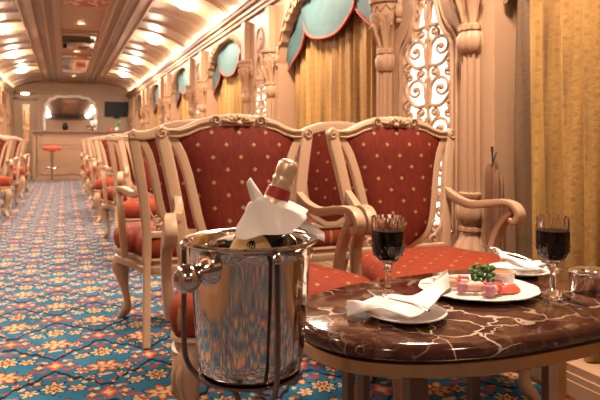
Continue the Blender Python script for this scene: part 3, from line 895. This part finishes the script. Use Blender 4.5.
        pts = [(s*.088+s*(.017*(1-i/18)+.003)*cos(-.3+i/18*8.5), fy-.003, 1.032+(.017*(1-i/18)+.003)*sin(-.3+i/18*8.5)) for i in range(19)]
        cr.tube(pts, [.0055*(1-.4*i/18) for i in range(19)], 6, ref=(0,1,0))
        cr.ball((s*.088, fy+.020, 1.034), (.024, .018, .020), 12, 8)
        cr.ball((s*.055, fy+.016, 1.032), (.03, .018, .018), 12, 8)
    for j in range(-3, 4):     # shell
        a = j*.42
        q0 = Vector((0, fy-.002, 1.024)); q1 = Vector((.030*sin(a)*1.6, fy-.007, 1.024+.020*cos(a))); q2 = Vector((.046*sin(a)*1.45, fy+.004, 1.024+.030*cos(a)))
        cr.tube([q0, q1, q2, q2+Vector((0, .02, 0))], [.004, .0085, .0075, .004], 8, ref=(0,1,0))
    cr.ball((0, fy+.016, 1.036), (.048, .016, .022), 14, 8)
    cr.ball((0, fy-.008, 1.022), (.013, .010, .011), 10, 6)
    cr.build('crest_rail', WOOD, e)

G1 = 'carved armchairs along the right side'; G2 = 'carved armchairs along the left side'
chairs = [
 (.625, 1.95, 0, 'beige carved armchair with red diamond fabric directly behind the champagne bucket', G1),
 (1.317, 1.95, 0, 'beige carved armchair by the lit lattice, behind the plate of skewers', G1),
 (.585, 3.17, PI, 'armchair facing away, back to back with the one behind the champagne bucket', G1),
 (1.335, 3.17, PI, 'armchair facing away, its red back glimpsed between the two front armchairs', G1),
 (.715, 4.80, 0, 'aisle armchair facing the camera, first one beyond the front back-to-back pair', G1),
 (1.42, 4.80, 0, 'window side armchair facing the camera, second such row from the front', G1),
 (.67, 6.00, PI, 'aisle armchair facing away in the second back-to-back pair', G1),
 (1.37, 6.00, PI, 'window side armchair facing away in the second back-to-back pair', G1),
 (.66, 7.65, 0, 'aisle armchair facing the camera, third such row on the right', G1),
 (1.36, 7.65, 0, 'window side armchair facing the camera, third row on the right', G1),
 (.67, 8.85, PI, 'aisle armchair facing away in the third back-to-back pair on the right', G1),
 (1.37, 8.85, PI, 'window side armchair facing away in the third back-to-back pair', G1),
 (.67, 10.5, 0, 'aisle armchair facing the camera, fourth such row on the right', G1),
 (.67, 11.7, PI, 'aisle armchair facing away in the fourth pair on the right', G1),
 (.66, 13.35, 0, 'farthest right aisle armchair, nearest to the bar', G1),
 (-.97, 7.0, PI, 'armchair facing away at the left edge, nearest of the left row', G2),
 (-.95, 8.62, 0, 'left row armchair facing the camera, second from the left edge', G2),
 (-.95, 9.85, PI, 'left row armchair facing away, third from the left edge', G2),
 (-.95, 11.45, 0, 'left row armchair facing the camera, fourth from the left edge', G2),
 (-.95, 12.65, PI, 'farthest left row armchair, nearest to the bar', G2),
]
proto = None
for x_, y_, rz, lab, g in chairs:
    if proto is None:
        e = empty('armchair', (x_, y_, 0), lab, 'armchair', g, rz); make_chair(e); proto = e
        kids = [o for o in bpy.data.objects if o.parent == proto]
    else:
        e = empty('armchair', (x_, y_, 0), lab, 'armchair', g, rz)
        for p in kids: c_ = p.copy(); COL.objects.link(c_); c_.parent = e

# ------------------------------------------------------------ marble table
TX, TY, TA, TBb, TH = .905, 1.118, .478, .258, .60
def sup(a, b, n=2.45, N=96):
    out = []
    for i in range(N):
        t_ = 2*PI*i/N; ca, sa = cos(t_), sin(t_)
        out.append((a*math.copysign(abs(ca)**(2/n), ca), b*math.copysign(abs(sa)**(2/n), sa)))
    return out
e = empty('marble_table', (TX, TY, 0), 'oval coffee table with veined brown marble top and brass rim', 'table', rz=.085)
mb = MB(); rs = []
for g, z in ((-.03, .566), (-.004, .568), (0, .574), (.004, .582), (.002, .590), (-.005, .5965), (-.014, .6)):
    rs.append([(x_, y_, z) for x_, y_ in sup(TA+g, TBb+g)])
mb.rings(rs); mb.build('tabletop', MARBLE, e, 60)
rs = [[(x_, y_, z) for x_, y_ in sup(TA+g, TBb+g)] for g, z in ((-.05, .5655), (-.010, .5655), (-.005, .562), (-.005, .540), (-.010, .536), (-.05, .536))]
MB().rings(rs, caps=False, loop=True).build('brass_rim', BRASS, e)
MB().prism(sup(TA-.05, TBb-.05), .548, .565, lambda a, d_, b: (a, b, d_)).build('underframe', BRONZE, e)
for lx, ly, w in ((-.300, -.120, .021), (-.325, .085, .008), (-.285, .085, .008), (.045, -.150, .012), (.08, .14, .012), (.33, -.12, .016), (.33, .12, .016)):
    lg = MB(); lg.box(lx-w, lx+w, ly-.012, ly+.012, 0.002, .548)
    lg.box(lx-w-.006, lx+w+.006, ly-.02, ly+.02, 0, .014)
    lg.build('leg', BRASS if lx == .045 else BRONZE, e)

# ------------------------------------------------------------ wine glasses
def glassmod(a, z, k): return 1
e0 = empty('wine_glass', (.681, 1.188, TH+.0005), 'cut crystal glass of dark red wine beside the front napkin plate', 'wine glass', 'crystal wine glasses on the table')
def bowlmod(a, z, k):
    if k < 3: return 1
    return 1+.035*abs(sin(a*8))*(1 if z > .10 else .8)
def wine_glass(e):
    gl = MB()
    outer = [(.036, 0), (.036, .003), (.022, .007), (.010, .014), (.0065, .022), (.0075, .03), (.0055, .045), (.0065, .058), (.0115, .063), (.008, .070), (.012, .077), (.022, .084), (.031, .096), (.0355, .112), (.0365, .13), (.036, .155), (.0365, .182)]
    inner = [(.0345, .182), (.034, .155), (.0345, .13), (.0335, .113), (.029, .098), (.019, .088), (.006, .083), (.0005, .0825)]
    def md(a, z, k):
        if k < 5: return 1+.05*cos(a*12)*(1 if k < 2 else .5)
        if k < len(outer):
            return 1+(.05*cos(a*8) if k < 11 else (.035*cos(a*12) if (k != 14) else 0))
        return 1
    gl.lathe(outer+inner, 48, md); gl.build('glass', GLASS, e, 25)
    # diamond cuts round the lower bowl
    ct = MB()
    for row in range(3):
        for j in range(14):
            a = 2*PI*(j+.5*(row % 2))/14; z = .096+.010*row; r = lerpl([.084, .096, .112, .13], [.022, .031, .0355, .0365], z)
            ct.ball((r*cos(a), r*sin(a), z), .0035, 6, 4)
    ct.build('cut_facets', GLASS, e, 20)
    MB().lathe([(.0006, .0830), (.0066, .0834), (.0196, .0882), (.0296, .0980), (.0341, .1132), (.0352, .13), (.0347, .150), (.0345, .1505), (.0006, .1505)], 40).build('wine', WINE, e)
wine_glass(e0)
e1 = empty('wine_glass', (1.027, 1.052, TH+.0005), 'cut crystal glass of dark red wine at the right beside the silver dish', 'wine glass', 'crystal wine glasses on the table')
for p in [o for o in bpy.data.objects if o.parent == e0]:
    c_ = p.copy(); COL.objects.link(c_); c_.parent = e1

# ------------------------------------------------------------ plates, napkins, forks
def plate(e, r, sc=(1, 1), facet=0, name='plate_body'):
    md = (lambda a, z, k: 1+facet*abs(cos(a*6))) if facet else None
    o = MB().lathe([(.001, 0), (r*.55, 0), (r*.60, .002), (r*.97, .012), (r, .0135), (r, .0155), (r*.96, .0155), (r*.62, .0065), (r*.55, .005), (.001, .005)], 48, md)
    o.v = [(x_*sc[0], y_*sc[1], z) for x_, y_, z in o.v]
    return o.build(name, CHINA, e, 50)
def fork(e):
    f = MB()
    hp = spline([(-.02, 0, .004), (.0, 0, .0), (.06, 0, .006), (.10, 0, .004)], 5)
    f.tube(hp, [(lerpl([-.02, 0, .05, .10], [.011, .004, .005, .0085], p.x), .0022) for p in hp], 8)
    for k in range(4):
        y_ = (k-1.5)*.0055
        f.tube(spline([(-.018, y_*.9, .004), (-.035, y_, .001), (-.060, y_, .006)], 4), [.0021]*8+[.0010], 6)
    f.build('fork_body', SILVER, e)
e = empty('side_plate', (.633, 1.033, TH), 'small white side plate at the front of the table under a napkin', 'plate', 'white side plates with napkins')
plate(e, .080)
e = empty('side_plate', (1.125, 1.268, TH), 'small white side plate at the back of the table by the far armchair', 'plate', 'white side plates with napkins')
plate(e, .082)
CA = math.atan2(.366, .9306)   # the table items are turned a little against the carriage
def napkin(loc, rz, label, fn, nu=26, nv=16):
    e = tag(MB().grid(fn, nu, nv, (0, 0, .003)).build('napkin', LINEN, None, 60), label, 'napkin')
    e.location = loc; e.rotation_euler = (0, 0, rz); return e
def nf(u, v):
    # runs from a rolled end on the left over the plate to a raised corner on the right
    x_ = -.118+.215*u
    wid = lerpl([0, .10, .25, .5, .75, 1], [.013, .016, .034, .066, .060, .016], u)
    yc = lerpl([0, .3, .6, 1], [.006, -.006, -.012, .038], u)
    y_ = yc+(v-.5)*2*wid
    z = .018+.009*sin(u*9+v*5)*min(1, u*2)*(1-.5*v)
    z += .018*math.exp(-((v-.5)**2)/.05)*math.exp(-(u/.22)**2)
    z += lerpl([0, .55, .75, 1], [0, 0, .012, .052], u)*(.35+.65*v)
    z += .010*abs(sin(v*PI*1.5+u*2))
    if u < .3: z = max(.0, z-.016*(1-u/.3))
    return (x_, y_, z)
napkin((.633, 1.033, TH+.004), -CA+.02, 'crumpled white napkin with a fork on the front side plate', nf)
def nf2(u, v):
    x_ = -.062+.125*u; y_ = (v-.5)*lerpl([0, .5, 1], [.075, .10, .04], u)
    z = .018+.007*sin(u*8+v*6)+.028*math.exp(-(u/.25)**2)*(.4+.6*v)+.012*(1-u)
    return (x_, y_, z)
napkin((1.125, 1.268, TH+.004), -CA, 'white napkin with a fork on the back side plate', nf2)
e = empty('fork', (.586, 1.012, TH+.047), 'silver fork lying across the napkin on the front plate', 'fork'); e.rotation_euler = (0, .10, -1.15); e.scale = (.85, .85, .85)
fork(e)
e2 = empty('fork', (1.085, 1.300, TH+.057), 'silver fork lying across the napkin on the back plate', 'fork'); e2.rotation_euler = (0, .18, -CA-.7); e2.scale = (.85, .85, .85)
for p in [o for o in bpy.data.objects if o.parent == e]:
    c_ = p.copy(); COL.objects.link(c_); c_.parent = e2
# serving platter and food
PX_, PY_ = .893, 1.143
e = empty('serving_plate', (PX_, PY_, TH), 'large white scallop edged plate holding skewers, tomato and sauce', 'plate', rz=-CA)
plate(e, .134, (1, .92), .025)
def P(a, b, z): # local platter coords to world
    c_, s_ = cos(-CA), sin(-CA); return (PX_+a*c_-b*s_, PY_+a*s_+b*c_, TH+z)
def skewer(loc, rz, lab, chunks, L=.15):
    e = empty('skewer', loc, lab, 'skewer', 'grilled skewers on the plate'); e.rotation_euler = (0, 0, rz)
    MB().tube([(-L*.5, 0, .0), (L*.5, 0, 0)], .0016, 6).build('stick', BAMBOO, e)
    x_ = -L*.5+.030
    for nm, w, r in chunks:
        m = {'onion': PURPLE, 'meat': MEAT, 'pepper': PEPPER, 'brown': MEATD}[nm]
        c = MB()
        if nm == 'meat':
            c.tube([(x_, 0, 0), (x_+.003, 0, 0), (x_+w*.5, 0, .0005), (x_+w-.003, 0, 0), (x_+w, 0, 0)], [r*.65, r*.86, r*.9, r*.86, r*.65], 16)
            c.build('meat_chunk', m, e)
        else:
            c.tube([(x_, 0, 0), (x_+.002, 0, 0), (x_+w-.002, 0, 0), (x_+w, 0, 0)], [r*.72, r*.88, r*.84, r*.7], prof=RP)
            c.build({'onion': 'onion_chunk', 'pepper': 'pepper_chunk', 'brown': 'browned_chunk'}[nm], m, e)
        x_ += w+.001
skewer(P(-.045, .015, .020), -CA+.08, 'skewer lying at the back left of the plate, purple onion end first', [('brown', .016, .012), ('meat', .036, .011), ('pepper', .008, .013), ('meat', .02, .010)], .17)
skewer(P(-.020, -.028, .020), -CA+.05, 'front skewer with pink meat and purple onion', [('onion', .017, .013), ('meat', .042, .013), ('pepper', .008, .014), ('onion', .01, .012)], .13)
skewer(P(-.035, .050, .020), -CA-.22, 'rear skewer with a browned end piece, half behind the others', [('brown', .014, .011), ('meat', .024, .010), ('pepper', .01, .012), ('onion', .016, .012)], .14)
skewer(P(.018, -.050, .020), -CA+.75, 'short skewer tipped with pink purple onion at the front of the plate', [('onion', .022, .014), ('meat', .02, .010), ('pepper', .012, .012)], .12)
# parsley
e = MB()
for i in range(60):
    a = random.random()*2*PI; r = .024*math.sqrt(random.random()); h = .014+.026*random.random()
    R = Matrix.Rotation(random.random()*3, 3, 'X') @ Matrix.Rotation(random.random()*3, 3, 'Z')
    e.ball((r*cos(a), r*sin(a), h), (.0055, .0045, .002), 6, 4, R)
for i in range(6): a = i; e.tube([(0, 0, .008), (.012*cos(a), .012*sin(a), .03)], .0012, 5)
o = tag(e.build('parsley', GREEN), 'curly green parsley sprig in the middle of the plate', 'herb'); o.location = P(.014, .012, 0.006); o.scale = (1.15, 1.15, 1.35)
# tomato slices
for lx, ly, rz, lab in ((.060, -.018, .2, 'front red tomato wedge by the sauce bowl'), (.066, -.002, -.3, 'rear red tomato wedge against the sauce bowl')):
    w = MB()
    N = 14; rs = []
    for i in range(N+1):
        a = PI*i/N; w_ = .004+.010*sin(a)
        rs.append([(.030*cos(a), -.006+.016*sin(a)*b, .002+.016*sin(a)*c) for b, c in ((-1, 0.0), (-.7, .6), (0, 1), (.5, .6), (.4, 0))])
    w.rings(rs)
    o = tag(w.build('tomato_wedge', PEPPER), lab, 'tomato', 'tomato wedges'); o.location = P(lx, ly, .007); o.rotation_euler = (0, 0, rz-CA)
o = tag(MB().tube([(.018*cos(a), .013*sin(a), .004+.003*sin(a*2)) for a in [i*2*PI/24 for i in range(24)]], .0022, 6, loop=True).build('onion_ring', PURPLE), 'pale purple onion ring beside the tomato', 'onion ring')
o.location = P(.040, -.008, .022)
# sauce bowl
e = empty('sauce_bowl', P(.066, .048, .0055), 'small white bowl of brown sauce on the plate', 'bowl')
MB().lathe([(.024, 0), (.026, .001), (.033, .012), (.0365, .034), (.0365, .0365), (.0345, .0365), (.0325, .029), (.001, .027)], 36).build('bowl_body', CHINA, e)
MB().lathe([(.001, .0275), (.0325, .0293), (.0322, .0310), (.001, .0310)], 36).build('sauce', SAUCE, e)
# silver dish
e = empty('silver_dish', (1.155, 1.060, TH), 'round polished silver dish with a raised lid at the right edge of the table', 'dish')
MB().lathe([(.048, 0), (.050, .003), (.050, .038), (.052, .041), (.052, .046), (.047, .046)], 40).build('dish_body', SILVER, e)
MB().lathe([(.047, .046), (.044, .050), (.028, .049), (.026, .046), (.018, .046), (.016, .050), (.001, .051)], 40).build('lid', SILVER, e)

# ------------------------------------------------------------ champagne bucket, stand, bottle, napkin
BX, BY = .285, .946
RZ = .793
e = empty('champagne_bucket', (BX, BY, RZ-.212), 'polished silver champagne bucket with ball handles on a tall stand', 'bucket')
H = .222
bw = [(.002, 0), (.078, 0), (.083, .006), (.087, .03), (.094, .12), (.0985, .185), (.1005, .20), (.104, .203), (.1085, .206), (.110, .2095), (.1085, .213), (.104, .2125), (.0985, .208), (.0955, .185), (.091, .12), (.083, .03), (.079, .01), (.002, .008)]
MB().lathe(bw, 192, lambda a, z, k: 1+((.0035*cos(a*17+.6)+.0025*cos(a*29)+.002*cos(a*11+1)) if 3 <= k <= 4 or k >= 13 and k <= 15 else 0)).build('bucket_body', STEEL, e, 50)
def cam2w(xc, toward):    # offsets seen from the camera side: right, toward
    c_, s_ = .9306, .366
    return (xc*c_-toward*s_, -xc*s_-toward*c_)
for dsg in (1, -1):
    ux, uy = cam2w(-.62*dsg, .785*dsg)
    h = MB(); zc = .181
    prof = [(.087, .030), (.096, .029), (.104, .021), (.112, .012), (.116, .0105), (.120, .013)]
    rs = []
    ax = Vector((ux, uy, 0)); t1 = Vector((-uy, ux, 0)); t2 = Vector((0, 0, 1))
    for dd, r in prof:
        rs.append([ax*dd+Vector((0, 0, zc-(dd-.087)*.25))+t1*r*cos(a)+t2*r*sin(a) for a in [i*2*PI/28 for i in range(28)]])
    h.rings(rs); h.ball(tuple(ax*.136+Vector((0, 0, zc-.012))), .0215, 22, 14)
    for q in range(10):
        a = q*2*PI/10; h.tube([ax*(.118+.0*1)+Vector((0, 0, zc-.010))+(t1*cos(a)+t2*sin(a))*.012, ax*.126+Vector((0, 0, zc-.012))+(t1*cos(a)+t2*sin(a))*.0175], [.003, .0015], 6)
    h.build('handle', STEEL, e)
s_ = empty('bucket_stand', (BX, BY, 0), 'dark metal rod stand with three legs carrying the champagne bucket', 'stand')
B0 = RZ-.212
for ang in (65, 188, 308):
    a = math.radians(ang); dx, dy = cam2w(cos(a), sin(a))
    pth = spline([(dx*r, dy*r, z) for r, z in ((.1135, B0+.192), (.1135, B0+.12), (.1135, B0+.04), (.106, B0-.0), (.078, B0-.028), (.040, B0-.036), (.022, B0-.055), (.022, B0-.16), (.05, .20), (.13, .05), (.17, .008))], 6)
    lg = MB().tube(pth, .0048, 8, ref=(dy, -dx, .0))
    lg.build('leg', STEELD, s_)
    f = MB().lathe([(.004, B0+.188), (.0065, B0+.190), (.0045, B0+.193), (.008, B0+.196), (.0085, B0+.200), (.005, B0+.204), (.002, B0+.206)], 12, c=(dx*.1135, dy*.1135, 0)); f.build('finial', STEEL, s_)
rg = MB()
rg.tube([(.0195*cos(t_), .0195*sin(t_), B0-.12) for t_ in [i*2*PI/40 for i in range(40)]], .004, 6, loop=True)
rg.build('support_ring', STEELD, s_)
rg = MB()
rg.lathe([(.004, B0-.006), (.085, B0-.006), (.085, B0-.002), (.004, B0-.002)], 40)
rg.build('support_plate', STEELD, s_)
# bottle
tilt = math.radians(20)
rx, ry = cam2w(1, -.15)
axis = Vector((rx*sin(tilt), ry*sin(tilt), cos(tilt))).normalized()
bx_, by_ = cam2w(-.040, .010)
base = Vector((BX+bx_, BY+by_, B0+.051))
q_ = Vector((0, 0, 1)).rotation_difference(axis)
e = empty('champagne_bottle', base, 'dark champagne bottle with gold foil neck leaning in the bucket', 'bottle')
e.rotation_mode = 'QUATERNION'; e.rotation_quaternion = q_
body = [(.002, .008), (.030, .002), (.040, .0), (.0435, .006), (.044, .02), (.044, .150), (.042, .168), (.036, .190), (.026, .212), (.018, .235), (.0145, .255), (.0135, .280), (.002, .281)]
MB().lathe(body, 40).build('glass_body', BOTTLE, e)
fo = [(.0272, .212), (.0205, .236), (.0172, .256), (.0160, .266), (.0172, .269), (.0174, .274), (.0160, .277), (.0170, .281), (.0174, .287), (.0170, .298), (.0146, .304), (.009, .307), (.001, .308)]
MB().lathe(fo, 36, lambda a, z, k: 1+.03*sin(a*5+z*300)).build('foil', FOIL, e, 60)
MB().lathe([(.0190, .240), (.0208, .241), (.0192, .258), (.0176, .259)], 32).build('neck_band', FOILB, e)
# label: curved shield on the side facing the camera, with crest
tocam = Vector((-.33, -.94, 0)); loc = q_.inverted() @ tocam; phi = math.atan2(loc.y, loc.x)-.30
def lab_pt(a, z, r=.0448):
    rr = lerpl([.02, .150, .168, .190, .212], [.0443, .0443, .0423, .0363, .0263], z)+r-.0443
    return (rr*cos(phi+a), rr*sin(phi+a), z)
def lf(u, v):
    a = (u-.5)*1.9; zt = .182-.026*(abs(u-.5)*2)**2.2
    return lab_pt(a, .085+(zt-.085)*v)
lo = MB().grid(lf, 20, 10).build('label', LABELM, e)
cst = MB()
cst.add([lab_pt(0, .160, .0455)]+[lab_pt(.16*cos(t_), .160+.0075*sin(t_), .0455) for t_ in [i*2*PI/20 for i in range(20)]], [(0, i+1, (i+1) % 20+1) for i in range(20)])
cst.build('crest_disc', DARK, lo)
cr = MB()
for j in range(3): cr.add([lab_pt(a_*1.0, z_, .0459) for a_, z_ in ((-.10+.09*j-.02, .1565), (-.10+.09*j+.03, .1565), (-.10+.09*j+.01, .1645))], [(0, 1, 2)])
cr.add([lab_pt(a_, z_, .0459) for a_, z_ in ((-.11, .1535), (.11, .1535), (.11, .1555), (-.11, .1555))], [(0,1,2,3)])
cr.build('crest_emblem', LABELM, lo)
wr = MB()
for row, (z0, n_l) in enumerate(((.143, 11), (.128, 8))):
    for j in range(n_l):
        a0 = (j-n_l/2+.5)*.085
        for (da, dz0, dz1) in ((-.02, 0, .007), (.016, 0, .007)):
            wr.add([lab_pt(a0+da, z0+dz0, .0459), lab_pt(a0+da+.010, z0+dz0, .0459), lab_pt(a0+da+.010, z0+dz1, .0459), lab_pt(a0+da, z0+dz1, .0459)], [(0,1,2,3)])
# napkin round the neck
def cv(px, py, Z):    # a point at picture column/row offset from the bucket centre, in metres: right, up, toward
    x_, y_ = cam2w(px+.014, Z); return Vector((BX+x_, BY+y_, py+.001))
nk = MB()
rings = []
# each ring: centre right, up, half width, half depth, tilt
spec = [(.020, .806, .050, .046, .0), (.021, .811, .053, .048, .02), (.024, .824, .053, .046, .05), (.019, .834, .044, .034, .20), (.016, .842, .034, .028, .34), (.015, .847, .027, .024, .42), (.016, .848, .021, .020, .44)]
for k, (cxr, z, hw, hd, tl) in enumerate(spec):
    ring = []
    for i in range(40):
        a = 2*PI*i/40
        rr = 1+.05*sin(a*3+k*.5)+.035*sin(a*7+k*.9)
        u_, w_ = hw*rr*math.copysign(abs(cos(a))**.85, cos(a)), hd*rr*sin(a)
        zz = z+tl*-.35*u_+(.006*sin(a*4+1) if k < 2 else .003*sin(a*5+k))-(.018*max(0, -cos(a))**2 if k < 3 else 0)+(.012*max(0, cos(a)) if k < 6 else 0)
        ring.append(cv(cxr+u_, zz, w_))
    rings.append(ring)
inner = [[Vector(cv(spec[k][0], 0, 0)[:2]+(p.z-.001,) if False else (0,0,0)) for p in r] for k, r in enumerate(rings)] if False else None
nk.rings(rings, caps=False)
inr = [[p+(Vector((cv(spec[k][0], p.z, 0)))-p).normalized()*.003 for p in r] for k, r in enumerate(rings)]
nk.rings(inr, caps=False)
n = 40
for k in (0, -1):
    nk.rings([rings[k], inr[k]], caps=False)
# pointed corner standing up at the left, flat fold across the front, tail behind at the right
def ear(u, v):
    w = .016*(1-u)+.0065; return cv(.004-.020*u+.5*w*(v-.5)*2, .848+.040*u+.008*(v-.5), .030-.006*u+.006*sin(v*PI))
nk.grid(ear, 8, 5, (0, -.004, 0))
def fold(u, v):
    x_ = -.034+.110*u; top = lerpl([0, .2, .38, .6, 1], [.815, .852, .864, .848, .834], u); bot = lerpl([0, .12, .4, .8, 1], [.800, .798, .806, .808, .828], u)
    return cv(x_, bot+(top-bot)*v, .055*math.sqrt(max(0, 1-((x_-.018)/.078)**2))*(1-.35*v)+.006+.003*sin(u*13+v*3))
nk.grid(fold, 26, 10, (0, -.003, 0))
def tail(u, v):
    return cv(.052+.058*u, lerpl([0, .5, 1], [.830, .812, .790], u)-.020*v*(1-.2*u), -.050-.012*u+.004*sin(v*4+u*5))
nk.grid(tail, 12, 6, (0, .003, 0))
tag(nk.build('napkin', LINEN, None, 60), 'white cloth napkin wrapped round the neck of the champagne bottle', 'napkin')

# ------------------------------------------------------------ light, camera
W = bpy.data.worlds.new('World'); SC.world = W; W.use_nodes = True
W.node_tree.nodes['Background'].inputs[0].default_value = (1, .8, .62, 1); W.node_tree.nodes['Background'].inputs[1].default_value = .03
cam = bpy.data.cameras.new('Camera'); co = bpy.data.objects.new('Camera', cam); COL.objects.link(co); SC.camera = co
cam.sensor_width = 36; cam.lens = 36; cam.clip_start = .05; cam.clip_end = 60
co.location = (0, 0, .95); co.rotation_euler = (PI/2, 0, -math.atan2(236, 600))
cam.shift_y = -(200-142)/600
cam.dof.use_dof = True; cam.dof.focus_distance = 1.3; cam.dof.aperture_fstop = 9
SC.view_settings.view_transform = 'Standard'; SC.view_settings.look = 'None'; SC.view_settings.gamma = 1; SC.view_settings.exposure = .86
SC.view_settings.use_curve_mapping = False
